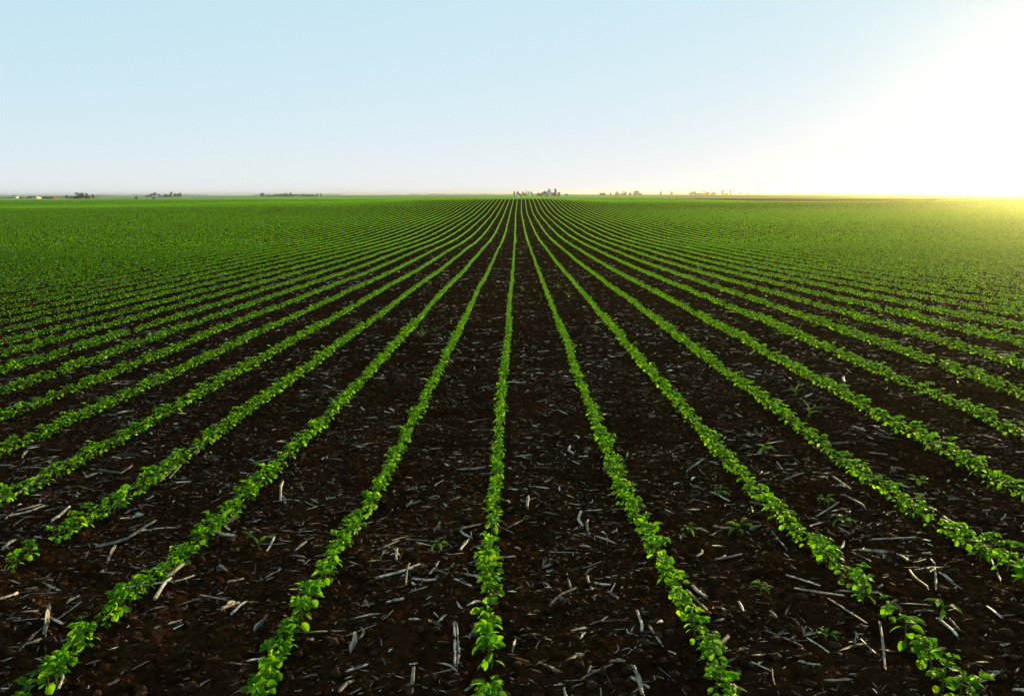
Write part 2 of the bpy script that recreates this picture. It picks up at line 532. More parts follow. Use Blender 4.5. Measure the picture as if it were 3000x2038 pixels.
def scatter(variants, which, pos, ang, scl, tilt=None):
    """copies of small meshes at many places, gathered into one big array"""
    Vs, Qs, Ms, n = [], [], [], 0
    for k, (V, Q, Mi) in enumerate(variants):
        s = np.where(which == k)[0]
        if not len(s): continue
        c, si = np.cos(ang[s])[:, None], np.sin(ang[s])[:, None]
        sv = scl[s][:, None] if scl.ndim == 1 else None
        if sv is not None:
            x, y, z = V[:, 0][None] * sv, V[:, 1][None] * sv, V[:, 2][None] * sv
        else:
            x, y, z = V[:, 0][None] * scl[s, 0:1], V[:, 1][None] * scl[s, 1:2], V[:, 2][None] * scl[s, 2:3]
        if tilt is not None:
            ct, st_ = np.cos(tilt[s])[:, None], np.sin(tilt[s])[:, None]
            x, z = x * ct - z * st_, x * st_ + z * ct
        W = np.stack([x * c - y * si + pos[s, 0:1], x * si + y * c + pos[s, 1:2], z + pos[s, 2:3]], -1).astype(np.float32)
        m = len(s)
        Qk = (Q[None] + (np.arange(m) * len(V))[:, None, None] + n).reshape(-1, 4).astype(np.int32)
        Vs.append(W.reshape(-1, 3)); Qs.append(Qk); Ms.append(np.tile(Mi, m)); n += m * len(V)
    return np.concatenate(Vs), np.concatenate(Qs), np.concatenate(Ms)

def join_arrays(lst):
    V, Q, Mm, n = [], [], [], 0
    for v, q, m in lst:
        V.append(v); Q.append(q + n); Mm.append(m); n += len(v)
    return np.concatenate(V), np.concatenate(Q), np.concatenate(Mm)

def row_points(y0, y1, step, k0=-260, k1=260, tmax=.80, end=None):
    K, Yp = [], []
    for k in range(k0, k1 + 1):
        x = abs(SP * k)
        ys = max(y0, (x - 1.6) / tmax)
        if ys >= y1: continue
        y = np.arange(ys + random.random() * step, y1, step)
        K.append(np.full(len(y), k)); Yp.append(y)
    K, Yp = np.concatenate(K), np.concatenate(Yp)
    Yp = Yp + rng.normal(0, step * .28, len(Yp))
    g = vn(Yp / .20, K * 5.7, 31)
    keep = (g < .955) | (Yp > 28)
    keep &= rng.random(len(Yp)) > .06
    K, Yp = K[keep], Yp[keep]
    X = row_x(K, Yp) + rng.normal(0, .009, len(Yp))
    return K, X, Yp

NV = 12
v0 = [soy_parts(np.random.default_rng(100 + i), 0) for i in range(NV)]
v1 = [merge_variant(soy_parts(np.random.default_rng(100 + i), 1)) for i in range(NV)]
v2 = [merge_variant(soy_parts(np.random.default_rng(100 + i), 2)) for i in range(NV)]
def cluster(r, n, lx, sz):
    mb = MB()
    for _ in range(n):
        P, Q = blade(sz * r.uniform(.8, 1.2), sz * r.uniform(.7, 1.0), 2, 2, 0, 0)
        P = P - P.mean(0)
        P[:, 1] = np.where(P[:, 1] > 0, 1, -1) * sz * .4
        mb.add(P @ rot(r.uniform(0, 6.28), r.uniform(-.9, .9), r.uniform(-.7, .7)).T + [r.normal(0, .028), r.uniform(-lx / 2, lx / 2), r.uniform(.035, .115)], Q, 0)
    return merge_variant([('c', mb)])
v3 = [cluster(np.random.default_rng(300 + i), 9, .16, .034) for i in range(16)]
v4 = [cluster(np.random.default_rng(400 + i), 7, .30, .050) for i in range(16)]

K, X, Y = row_points(1.9, 12.5, .053, -16, 16)
for gx, gy, gr in ((1432, 1816, .045), (1395, 1992, .03), (2640, 1850, .06), (2540, 1800, .035), (2590, 1330, .05), (640, 1480, .05)):
    ax, ay, _t = at(gx, gy)
    kp = np.hypot(X - ax, Y - ay) > gr + .03
    K, X, Y = K[kp], X[kp], Y[kp]
Z = ground(X, Y)
pos = np.stack([X, Y, Z], 1)
PX, PY, PD = project(pos + np.array([0, 0, .03]))
inview = (PX > -10) & (PX < 3010) & (PY < 2050)
order = np.argsort(np.where(inview, PD, 1e9))
sel = order[:300]
selm = np.zeros(len(K), bool); selm[sel] = True
which = rng.integers(0, NV, len(K)); ang = rng.uniform(0, 6.28, len(K))
scl = rng.uniform(.82, 1.32, len(K)) * (1 + .10 * (vn(Y / .8, K * 3.3, 41) - .5) * 2)
def ordn(n):
    return f"{n}{'th' if 10 <= n % 100 <= 20 else {1: 'st', 2: 'nd', 3: 'rd'}.get(n % 10, 'th')}"
def rowname(k):
    return 'the middle row' if k == 0 else f"the {['', 'first', 'second', 'third', 'fourth', 'fifth', 'sixth', 'seventh', 'eighth', 'ninth'][abs(k)]} row {'left' if k < 0 else 'right'} of middle"
soy_meshes = [[(nm, mb.mesh('soybean_' + nm, [LEAF, STEM])) for nm, mb in parts] for parts in v0]
RANK = {}
for k in sorted(set(K[sel])):
    idx = [i for i in sel if K[i] == k]
    idx.sort(key=lambda i: Y[i])
    startedge = 'the bottom edge' if PY[idx[0]] > 1900 else ('the left edge' if k < 0 else 'the right edge')
    for n_, i in enumerate(idx, 1):
        RANK[i] = (n_, k)
        root = empty('soybean_plant', (X[i], Y[i], Z[i]), ang[i], float(scl[i]))
        size = 'small ' if scl[i] < .9 else ('large ' if scl[i] > 1.15 else '')
        tag(root, f"{size}green soybean plant, {ordn(n_)} from {startedge} in {rowname(int(k))}", 'soybean plant', 'young soybean plants in the crop rows')
        for nm, me in soy_meshes[which[i]]:
            link(nm, me, root)
rest = ~selm
L1 = scatter(v1, which[rest], pos[rest], ang[rest], scl[rest])
K2, X2, Y2 = row_points(12.5, 45, .052, -60, 60)
P2 = np.stack([X2, Y2, ground(X2, Y2)], 1)
L2 = scatter(v2, rng.integers(0, NV, len(K2)), P2, rng.uniform(0, 6.28, len(K2)), rng.uniform(.78, 1.15, len(K2)))
K3, X3, Y3 = row_points(45, 125, .13, -120, 120)
P3 = np.stack([X3, Y3, ground(X3, Y3)], 1)
L3 = scatter(v3, rng.integers(0, 16, len(K3)), P3, rng.choice([0, math.pi], len(K3)), rng.uniform(.75, 1.05, len(K3)))
K4, X4, Y4 = row_points(125, 262, .27, -270, 270, tmax=.72)
t4 = X4 / Y4
k4 = (Y4 < 165) | (t4 < -.16)
K4, X4, Y4 = K4[k4], X4[k4], Y4[k4]
P4 = np.stack([X4, Y4, ground(X4, Y4)], 1)
L4 = scatter(v4, rng.integers(0, 16, len(K4)), P4, rng.choice([0, math.pi], len(K4)), rng.uniform(.8, 1.1, len(K4)))
# end rows that run across behind the others
nh = 60000
th = rng.uniform(-.16, .42, nh); yh = np.sqrt(rng.uniform(165.5 ** 2, 262 ** 2, nh))
yh = np.round(yh / SP) * SP + rng.normal(0, .03, nh)
edge = np.clip((th - .17) / .25, 0, 1)
kh = (th < .17) | (yh < 163 + 60 * (1 - edge) ** 2)
th, yh = th[kh], yh[kh]
P5 = np.stack([th * yh, yh, ground(th * yh, yh)], 1)
L5 = scatter(v4, rng.integers(0, 16, len(P5)), P5, rng.choice([0, math.pi], len(P5)) + math.pi / 2, rng.uniform(.9, 1.25, len(P5)))
V, Q, Mi = join_arrays([L1, L2, L3, L4, L5])
print('crop quads', len(Q))
o = link('soybean_rows', mkmesh('soybean_rows', V, Q, [LEAF, STEM], Mi))
tag(o, 'rows of young green soybean plants running from the near ground to the field edge', 'crop rows', kind='stuff')
del V, Q, Mi, L1, L2, L3, L4, L5

# ------------------------------------------------------------------ crop residue
def stalk_variant(r, bend=True):
    mb = MB()
    n = 7
    u = np.linspace(-.5, .5, n)
    b1, b2 = (r.uniform(-.05, .05), r.uniform(-.02, .02)) if bend else (0, 0)
    pts = np.stack([u, b1 * np.cos(u * 3.1) + r.normal(0, .004, n), b2 * np.cos(u * 3.1)], 1)
    return pts

def mk_stalk(r):
    """unit piece of corn stalk along x: length 1, thickness 1 (scaled in y, z later)"""
    mb = MB()
    us = [-.5, -.47]
    rad = [.42, .47]
    node = r.uniform(-.25, .3)
    for a, b in ((node - .10, .47), (node - .025, .52), (node, .62), (node + .025, .52), (node + .10, .45), (.46, .44), (.5, .36)):
        if a > us[-1]: us.append(a); rad.append(b * r.uniform(.95, 1.05))
    us = np.array(us)
    bd = r.uniform(-2.2, 2.2)
    kink = r.uniform(-2.5, 2.5) if r.random() < .6 else 0
    yy = bd * (us ** 2) * 2 + kink * np.maximum(us - node, 0)
    pts = np.stack([us, yy, 0 * us], 1)
    V = []
    n = 9
    for i in range(len(us)):
        for j in range(n):
            a = 2 * math.pi * j / n
            fl = 1.0
            V.append((pts[i][0] + (r.uniform(-.02, .02) if i in (0, len(us) - 1) else 0), pts[i][1] + rad[i] * math.cos(a) * (1 - .18 * (j % 3 == 0)), pts[i][2] + rad[i] * math.sin(a) * fl * .85))
    k = len(us)
    Fq = [(i * n + j, i * n + (j + 1) % n, (i + 1) * n + (j + 1) % n, (i + 1) * n + j) for i in range(k - 1) for j in range(n)]
    mb.add(V, np.array(Fq)[:, ::-1], 0)
    for i in (0, k - 1):
        c = np.array(pts[i]) + [(.02 if i == 0 else -.02), 0, 0]
        W = [V[i * n + j] for j in range(n)]
        W2 = [c + (np.array(w) - pts[i]) * .55 for w in W]
        mb.add(W + W2, [(j, (j + 1) % n, n + (j + 1) % n, n + j) for j in range(n)], 0)
        mb.add(list(W2) + [c], [(j, (j + 1) % n, n, n) for j in range(n)] if False else [(j, (j + 1) % n, n) for j in range(n)], 1)
    for e in (-.5, .5):    # frayed fibres at the broken ends
        for _ in range(int(r.integers(1, 5))):
            a = r.uniform(0, 6.28); yy_ = bd * .5 + kink * max(e - node, 0)
            p0 = np.array([e * .96, yy_ + .35 * math.cos(a), .35 * math.sin(a)])
            P, Qd = blade(r.uniform(.05, .16), r.uniform(.15, .35), 3, 2, 0, 0, .5)
            mb.add(P * [1 if e > 0 else -1, 1, 1] + p0, Qd, 0)
    if r.random() < .5:   # a torn strip of leaf sheath still on it
        P, Qd = blade(.55, 1.0, 5, 3, .5, 0, .5)
        P = P @ rot(0, 0, r.uniform(-1, 1)).T
        P[:, 2] += .45
        mb.add(P + [r.uniform(-.4, -.1), 0, 0], Qd, 0)
    return mb

def mk_split(r):
    """a split, half-round stalk piece"""
    mb = MB()
    us = np.linspace(-.5, .5, 6)
    n = 6
    V = []
    bd = r.uniform(-1, 1)
    for u in us:
        for j in range(n):
            a = math.pi * j / (n - 1)
            w = .5 * (1 - .25 * abs(u * 2) ** 3) * r.uniform(.92, 1.05)
            V.append((u + .05 * math.sin(3 * a) * abs(u), bd * u * u * 1.6 + w * math.cos(a), .35 * w * math.sin(a)))
    Fq = [(i * n + j, i * n + j + 1, (i + 1) * n + j + 1, (i + 1) * n + j) for i in range(len(us) - 1) for j in range(n - 1)]
    mb.add(V, Fq, 0)
    V2 = np.array(V) * [1, .85, .85] - [0, 0, .06]
    mb.add(V2, Fq, 1)
    return mb

def mk_husk(r, nb=None):
    """dry husk: a few curled papery blades joined at one end"""
    mb = MB()
    for q in range(nb or int(r.integers(2, 5))):
        P, Qd = blade(r.uniform(.7, 1.0), r.uniform(.10, .22), 9, 4, r.uniform(.9, 2.2), r.uniform(-.3, .2), .6)
        P[:, 2] += .05 * np.sin(P[:, 0] * r.uniform(5, 12)); P[:, 1] += r.uniform(-.3, .3) * P[:, 0] ** 2
        mb.add(P @ rot(r.normal(0, .45), r.uniform(.0, .3), r.uniform(-1, 1)).T + [-.4, 0, .02], Qd, 0)
    return mb

def mk_cob(r):
    mb = MB()
    us = np.linspace(-.5, .5, 9)
    rad = [.25, .42, .5, .5, .49, .47, .42, .33, .2]
    tube(mb, np.stack([us, 0.3 * us ** 2, 0 * us], 1), rad, 10, 0)
    return mb

NS = 10
stalks = [mk_stalk(np.random.default_rng(500 + i)) if i < 7 else mk_split(np.random.default_rng(500 + i)) for i in range(NS)]
husks = [mk_husk(np.random.default_rng(600 + i)) for i in range(7)]
stalk_me = [s.mesh('corn_stalk_piece', [STALK, PITH]) for s in stalks]
husk_me = [s.mesh('corn_husk', [HUSK]) for s in husks]

# pieces seen in the photograph: both ends and thickness in photograph pixels
PIECES = [(1332,1838,1335,1950,8),(1343,1836,1347,1948,8),(1659,1689,1676,1728,9),(1681,1732,1608,1773,8),(1717,1694,1732,1738,8),(1734,1718,1788,1720,8),
(1781,1738,1809,1759,9),(1703,1980,1795,1955,8),(1655,1992,1703,1985,5),(1722,1970,1730,1950,8),(1858,1955,1885,2038,13),(1872,1801,1887,1847,9),(1901,1839,1942,1888,9),
(1693,1507,1698,1546,9),(1718,1524,1718,1566,8),(1339,1563,1373,1583,8),(1373,1585,1347,1621,8),(1347,1556,1408,1537,13),(1260,1698,1287,1660,8),(1276,1684,1330,1698,7),
(1333,1711,1383,1728,7),(1364,1686,1413,1706,9),(1250,1985,1320,1965,6),(1741,1841,1783,1818,6),(1693,1677,1761,1665,5),(1648,2011,1660,2038,8),(1364,2019,1396,1994,8),(1924,1977,1947,1990,8),
(285,1612,376,1590,13),(376,1590,457,1539,11),(315,1652,337,1610,9),(446,1772,491,1703,12),(491,1701,531,1667,13),(509,1715,574,1689,7),(671,1713,717,1693,9),(618,1568,683,1586,10),
(133,1869,148,1798,14),(139,1816,188,1846,12),(319,2020,352,2006,11),(386,1960,436,1939,6),(650,1808,699,1774,13),(673,1812,717,1778,8),(588,1751,667,1760,7),(32,1523,137,1491,7),
(158,1537,210,1493,9),(57,1442,87,1426,9),(87,1426,115,1400,6),(250,1408,283,1396,11),(172,1820,242,1780,4),(364,1509,416,1481,7),(388,1523,420,1517,11),(0,1618,38,1598,10),(0,1764,30,1747,11),(182,2020,186,1960,9),
(289,1385,351,1395,9),(356,1390,392,1367,6),(325,1222,392,1205,6),(83,1182,112,1185,7),(470,1413,506,1380,9),(496,1403,529,1369,8),(330,1343,356,1347,6),(583,1315,583,1336,8),
(1107,1617,1165,1590,7),(1117,1704,1236,1665,9),(1197,1652,1185,1735,7),(1209,1708,1275,1713,8),(1134,1773,1183,1771,8),(1197,1825,1228,1819,9),(1199,1946,1223,1938,6),(1206,2025,1211,1958,12),
(1018,1974,1076,1952,8),(987,2038,1025,1998,13),(1020,2035,1054,2016,7),(1064,1868,1067,1842,9),(785,1621,808,1583,7),(766,1599,832,1602,5),(866,1621,900,1602,6),(873,1560,919,1563,5),(1163,1623,1160,1646,7),
(2276,1356,2297,1384,6),(2297,1412,2353,1393,5),(2474,1454,2540,1494,8),(2439,1410,2495,1438,7),(2089,1555,2140,1562,9),(2096,1646,2175,1636,7),(2047,1643,2061,1627,8),(2264,1566,2304,1606,5),
(2304,1692,2402,1725,10),(2327,1730,2472,1758,14),(2425,1763,2537,1837,7),(2519,1618,2631,1627,8),(2640,1636,2663,1657,9),(2556,1592,2682,1587,6),(2654,1678,2706,1730,9),(2603,1410,2659,1440,6),
(2871,1613,2956,1662,9),(2902,1646,2930,1702,7),(2892,1784,2937,1821,12),(2874,1999,2930,1968,14),(2584,1791,2626,1770,10),(2579,1844,2593,1968,8),(2245,1854,2346,1900,7),(2203,1950,2255,1971,6),(2255,1971,2276,2038,6),
(2080,1926,2140,1879,16),(2016,1704,2058,1760,11),(2014,1735,2070,1807,8),(2255,1798,2276,1823,9),(2519,1872,2565,1931,8),(2738,1669,2743,1735,7),(2748,1674,2790,1716,6),(2755,1819,2811,1868,9),(2780,1819,2813,1851,8),
(2757,1522,2804,1545,7),(2678,1657,2713,1646,5),(2397,1307,2481,1316,8),(2014,1386,2061,1356,6),(2201,1489,2205,1513,5),(2393,1515,2458,1478,8),(2364,1875,2430,1910,7),
(829,1462,838,1478,9),(817,1482,826,1430,7),(1545,1462,1550,1490,10),(1662,1312,1672,1338,8),(2468,1100,2470,1135,7),(1345,1385,1420,1380,9)]
HUSKS = [(1265,1827,1280,1850,13),(1062,1762,1093,1786,13),(1025,1923,1052,1882,10),(742,1851,790,1817,16),(2068,1361,2117,1368,14),(1170,1500,1240,1470,14),(2610,1370,2645,1395,16),(650,1560,700,1530,16),
(610,1660,700,1680,20),(1270,1575,1300,1560,12),(1620,1760,1670,1790,10),(2190,1560,2240,1545,10),(2500,1110,2560,1140,9),(400,1480,450,1500,14)]

used = []
plantX = {i: (X[i], Y[i]) for i in sel}
sel_arr = np.array(sorted(sel, key=lambda i: (K[i], Y[i])))
def where(x, y, px, py):
    d = np.hypot(X[sel_arr] - x, Y[sel_arr] - y)
    j = int(np.argmin(d)); i = sel_arr[j]
    if d[j] > .42:
        return None
    n_, k = RANK[i]
    side = 'left' if x < X[i] else 'right'
    rn = 'the middle row' if k == 0 else f"{['', 'first', 'second', 'third', 'fourth', 'fifth', 'sixth', 'seventh', 'eighth', 'ninth'][abs(k)]} row {'left' if k < 0 else 'right'}"
    return f"{int(round(d[j] * 100))} cm {side} of the {ordn(n_)} plant in {rn}"
seen_labels = set()
def unique(lab, px, py):
    full = lab
    if full is None or full in seen_labels: full = None
    return full
def lab_piece(kind, x, y, L, D_, hd, px, py):
    ln = 'short' if L < .07 else ('long' if L > .16 else 'medium')
    w = where(x, y, px, py)
    d = abs(math.degrees(math.atan2(math.sin(hd), math.cos(hd)))) % 180
    o_ = 'crosswise' if (d < 30 or d > 150) else ('lengthwise' if 60 < d < 120 else ('slanting'))
    if w:
        for s in (f"{ln} {kind}, {w}", f"{'thick' if D_ > .012 else 'thin'} {kind}, {w}", f"{o_} {kind}, {w}"):
            if s not in seen_labels: seen_labels.add(s); return s
    for dec in (0, 1, 2):
        s = f"{ln} {kind} lying {o_}, {px / 30:.{dec}f}% across, {py / 20.38:.{dec}f}% down the photo"
        if s not in seen_labels: seen_labels.add(s); return s
    return s

def put_piece(kind, me, x0, y0, x1, y1, D_, lift=.0, tilt=0.0, fz=1.0):
    L = math.hypot(x1 - x0, y1 - y0)
    x, y = (x0 + x1) / 2, (y0 + y1) / 2
    hd = math.atan2(y1 - y0, x1 - x0)
    zs = ground(np.array([x0, x, x1]), np.array([y0, y, y1]))
    px, py, _ = project(np.array([x, y, zs[1]]))
    o = link('corn_stalk_piece' if kind == 'stalk' else 'corn_husk', me)
    el = math.atan2(zs[2] - zs[0], L) + tilt
    z = max(zs[1], (zs[0] + zs[2]) / 2) + .38 * D_ * (1 if kind == 'stalk' else .3) + lift + abs(math.sin(tilt)) * L / 2
    o.location = (x, y, float(z))
    o.rotation_euler = (random.uniform(-.3, .3), -el, hd)
    if kind == 'stalk':
        o.scale = (L, D_, D_)
        tag(o, lab_piece('corn stalk', x, y, L, D_, hd, px, py), 'corn stalk', 'pale corn stalk pieces lying on the soil')
    else:
        L = min(L, .10); o.scale = (L * 1.1, L * 1.1, L * .8)
        tag(o, lab_piece('corn husk', x, y, L, D_, hd, px, py), 'corn husk', 'dry corn husks lying on the soil')
    o.rotation_mode = 'XYZ'
    return o
cnt = 0
for (a, b, c, d, w) in PIECES:
    xa, ya, ta = at(a, b); xb, yb, tb = at(c, d)
    dd = w * (ta + tb) / 2 / F
    L = math.hypot(xa - xb, ya - yb)
    if L > .30:
        f_ = .30 / L; mx, my = (xa + xb) / 2, (ya + yb) / 2
        xa, ya, xb, yb = mx + (xa - mx) * f_, my + (ya - my) * f_, mx + (xb - mx) * f_, my + (yb - my) * f_
    put_piece('stalk', stalk_me[cnt % NS], xa, ya, xb, yb, dd, tilt=random.uniform(-.03, .08)); cnt += 1
for (a, b, c, d, w) in HUSKS:
    xa, ya, ta = at(a, b); xb, yb, tb = at(c, d)
    put_piece('husk', husk_me[cnt % 7], xa, ya, xb, yb, w * ta / F); cnt += 1
n_st = len(PIECES)
def rnd_place(y0, y1, n, tm=.70):
    t = rng.uniform(-tm, tm, n); y = np.sqrt(rng.uniform(y0 ** 2, y1 ** 2, n))
    return t * (y + .4), y
xs, ys = rnd_place(2.15, 5.6, 300 - n_st, .72)
for x, y in zip(xs, ys):
    L = float(np.clip(rng.lognormal(-2.85, .5), .03, .20)); a = rng.normal(0, .7) if rng.random() < .55 else rng.uniform(0, math.pi)
    dx, dy = math.cos(a) * L / 2, math.sin(a) * L / 2
    put_piece('stalk', stalk_me[int(rng.integers(0, NS))], x - dx, y - dy, x + dx, y + dy, float(rng.uniform(.005, .013)), tilt=random.uniform(-.05, .12))
xs, ys = rnd_place(2.2, 5.6, 46, .72)
for x, y in zip(xs, ys):
    L = float(rng.uniform(.035, .08)); a = rng.uniform(0, math.pi)
    dx, dy = math.cos(a) * L / 2, math.sin(a) * L / 2
    put_piece('husk', husk_me[int(rng.integers(0, 7))], x - dx, y - dy, x + dx, y + dy, .02)

# uncounted litter: stalk bits, straw, leaf scraps
def tri_to_quadless(mb):
    v, q, t, qm, tm = mb.data()
    if len(t):
        q = np.concatenate([q, np.stack([t[:, 0], t[:, 1], t[:, 2], t[:, 2]], 1)]) if False else q
    return v, q, np.array(qm)
def bit_variants():
    out = []
    for i in range(6):
        r = np.random.default_rng(700 + i); mb = MB()
        us = np.linspace(-.5, .5, 4)
        tube(mb, np.stack([us, r.uniform(-4, 4) * us ** 2 + r.normal(0, .5, 4), 0 * us], 1), [.42, .5, .5, .42], 5, 0, cap=False)
        out.append(merge_variant([('b', mb)]))
    for i in range(5):
        r = np.random.default_rng(720 + i); mb = MB()
        P, Qd = blade(1, 1.2, 5, 2, .5, 0, .5)
        P[:, 0] -= .5; P[:, 2] = .9 * np.sin(P[:, 0] * r.uniform(2, 7)) + r.uniform(-.3, .3) * P[:, 1]; P[:, 1] += r.uniform(-5, 5) * P[:, 0] ** 2 + r.uniform(-3, 3) * np.abs(P[:, 0])
        mb.add(P, Qd, 0)
        out.append(merge_variant([('b', mb)]))
    return out
bv = bit_variants()
def bits(n, y0, y1, lmu, dmin, dmax, tm=.75, power=2, cross=.65):
    u = rng.random(n)
    y = (y0 ** power + u * (y1 ** power - y0 ** power)) ** (1 / power)
    x = rng.uniform(-tm, tm, n) * (y + .6)
    keepd = vn(x / .45, y / .45, 51) * .8 + .25 * vn(x / .12, y / .12, 52) + .3 * rng.random(n) > .52
    rk = (x - np.interp(y, WY, WX)) / SP
    keepd &= np.abs(rk - np.round(rk)) > .09
    x, y = x[keepd], y[keepd]; n = len(x)
    L = np.clip(rng.lognormal(lmu, .5, n), .012, .15)
    D_ = rng.uniform(dmin, dmax, n)
    a = np.where(rng.random(n) < cross, rng.normal(0, .55, n), rng.uniform(0, 3.14, n))
    z = ground(x, y) + D_ * .5
    return scatter(bv, rng.integers(0, len(bv), n), np.stack([x, y, z], 1), a, np.stack([L, D_, D_], 1), rng.normal(0, .13, n))
B = join_arrays([bits(30000, 1.9, 9, -3.95, .0010, .0038), bits(2200, 1.9, 6, -3.2, .004, .009), bits(4500, 5.4, 14, -2.9, .005, .013), bits(15000, 8, 26, -3.1, .006, .015, power=1.6),
                 bits(30000, 20, 90, -2.6, .008, .024, power=1.5)])
o = link('crop_residue', mkmesh('crop_residue', B[0], B[1], [STRAW], B[2]))
tag(o, 'scattered straw and broken corn stalk litter covering the dark soil between the rows', 'crop residue', kind='stuff')

# soil crumbs
def crumb_variants():
    out = []
    for i in range(8):
        r = np.random.default_rng(800 + i); mb = MB()
        V_ = []
        for a in range(4):
            ph = -1.2 + a * .8
            for b in range(6):
                q = 2 * math.pi * b / 6
                rad = r.uniform(.7, 1.15)
                V_.append((rad * math.cos(ph) * math.cos(q), rad * math.cos(ph) * math.sin(q), rad * .75 * math.sin(ph)))
        V_ = np.array(V_)
        Fq = [(i_ * 6 + j, i_ * 6 + (j + 1) % 6, (i_ + 1) * 6 + (j + 1) % 6, (i_ + 1) * 6 + j) for i_ in range(3) for j in range(6)]
        mb.add(V_, Fq, 0)
        mb.add(V_[18:24], [(0, 1, 2, 3), (0, 3, 4, 5)], 0)
        out.append(merge_variant([('b', mb)]))
    return out
cv = crumb_variants()
n = 60000
u = rng.random(n); y = (1.9 ** 1.3 + u * (16 ** 1.3 - 1.9 ** 1.3)) ** (1 / 1.3)
x = rng.uniform(-.75, .75, n) * (y + .6)
s = np.clip(rng.lognormal(-5.0, .62, n), .0018, .026)
z = ground(x, y) + s * .15
Cb = scatter(cv, rng.integers(0, 8, n), np.stack([x, y, z], 1), rng.uniform(0, 6.28, n), np.stack([s, s * rng.uniform(.7, 1.1, n), s * rng.uniform(.6, 1, n)], 1))
o = link('soil_crumbs', mkmesh('soil_crumbs', Cb[0], Cb[1], [CLOD], Cb[2], smooth=False))
tag(o, 'dark brown crumbs and clods of tilled soil lying between the rows', 'soil', kind='stuff')

# ------------------------------------------------------------------ weeds
def weed(kind, px, py, size, label, seed):
    r = np.random.default_rng(seed)
    size *= .85
    x, y, t = at(px, py)
    z = float(ground(np.array([x]), np.array([y]))[0])
    root = empty({'corn': 'corn_seedling', 'broad': 'broadleaf_weed', 'grass': 'grass_clump'}[kind], (x, y, z), r.uniform(0, 6.28))
    tag(root, label, {'corn': 'corn seedling', 'broad': 'weed', 'grass': 'grass clump'}[kind], 'weeds growing between the crop rows')
    def ribbon(L, W, az, el, droop, org, nu=8):
        P, Q_ = blade(L, W, nu, 3, .4, droop, .45)
        return P @ rot(az, el, r.uniform(-.4, .4)).T + org, Q_
    st = MB()
    if kind == 'corn':
        h = size * .45
        tube(st, [(0, 0, -.01), (.003, 0, h * .5), (0, .004, h)], [size * .035, size * .03, size * .02], 6, 0, cap=False)
        link('stem', st.mesh('weed_stem', [WEED]), root)
        for q in range(4):
            mb = MB(); P, Q_ = ribbon(size * r.uniform(.6, .95), size * .11, q * math.pi + r.uniform(-.6, .6), r.uniform(.7, 1.2), r.uniform(.5, 1.0), np.array([0, 0, h * (.4 + .18 * q)]))
            mb.add(P, Q_, 0); link('leaf', mb.mesh('weed_leaf', [WEED]), root)
    elif kind == 'grass':
        for q in range(11):
            mb = MB(); P, Q_ = ribbon(size * r.uniform(.6, 1.1), size * .05, r.uniform(0, 6.28), r.uniform(.6, 1.35), r.uniform(.3, .9), np.array([*r.normal(0, size * .06, 2), -.004]))
            mb.add(P, Q_, 0); link('blade', mb.mesh('grass_blade', [WEED]), root)
    else:
        h = size * .5
        tube(st, [(0, 0, -.01), (.002, .002, h * .5), (.003, 0, h)], [size * .025, size * .02, size * .015], 6, 0, cap=False)
        link('stem', st.mesh('weed_stem', [WEED]), root)
        for q in range(int(r.integers(6, 9))):
            mb = MB(); az = q * 2.4 + r.uniform(-.3, .3); el = r.uniform(-.1, .7)
            org = np.array([0, 0, h * r.uniform(.5, 1)])
            e = org + size * .2 * np.array([math.cos(az), math.sin(az), .4])
            tube(mb, [org, (org + e) / 2, e], [size * .012] * 3, 4, 0, cap=False)
            P, Q_ = blade(size * r.uniform(.35, .55), size * r.uniform(.16, .24), 7, 5, r.uniform(.2, .5), r.uniform(.3, .8), .75)
            mb.add(P @ rot(az, el, r.uniform(-.4, .4)).T + e, Q_, 0)
            link('leaf', mb.mesh('weed_leaf', [WEED]), root)
weed('corn', 760, 1615, .13, 'small corn seedling with arching blades beside a tan husk, left of centre', 1)
weed('broad', 1284, 1610, .10, 'grey-green broadleaf weed among pale stalks just left of the middle row', 2)
weed('grass', 1235, 985, .20, 'bright grass clump left of the middle row, larger of the pair', 3)
weed('grass', 1275, 970, .13, 'smaller pale grass clump right beside the bright clump left of middle', 4)
weed('corn', 2369, 1228, .19, 'corn seedling with three arching blades in the right half of the field', 5)
weed('corn', 2330, 1160, .15, 'corn seedling behind and left of the larger arching one at right', 29)
weed('corn', 2280, 985, .14, 'slim corn seedling near the row at right, leftmost of its scattered group', 6)
weed('corn', 2342, 972, .12, 'small light corn seedling, second from left in the scattered group at right', 7)
weed('grass', 2385, 960, .14, 'grass clump growing against the crop row within the scattered group at right', 8)
weed('grass', 2460, 948, .18, 'bushy grass clump, largest of the scattered weeds at right', 9)
weed('corn', 2515, 962, .12, 'small corn seedling just right of the bushy grass clump', 10)
weed('corn', 2605, 950, .13, 'corn seedling at right, farthest right of the scattered group', 11)
weed('broad', 2165, 1565, .13, 'broadleaf weed with one long drooping leaf beside a white stalk piece', 12)
weed('broad', 2110, 1455, .09, 'small yellow-green weed standing over a pale leaf scrap right of centre', 13)
weed('broad', 2240, 1335, .12, 'spreading weed touching the second row right of middle', 14)
weed('broad', 2690, 1430, .11, 'low spreading weed between two rows near the right edge', 15)
weed('broad', 2415, 1480, .10, 'low leafy weed above a slanting brown stalk at right', 16)
weed('broad', 2465, 1535, .12, 'leafy weed with a pale turned leaf, between second and third rows right', 17)
weed('broad', 2230, 1750, .10, 'dark low weed hidden among stalk litter above the thick pale stalk', 18)
weed('broad', 2420, 1880, .08, 'tiny two-leaved weed on bare soil near the bottom right', 19)
weed('broad', 2760, 1815, .15, 'weed with two long arching leaves over a pair of stalk pieces', 20)
weed('broad', 2015, 1570, .09, 'small bright weed right beside the first row right of middle', 21)
weed('grass', 1525, 745, .32, 'leafy weed clump standing just right of the far middle row', 22)
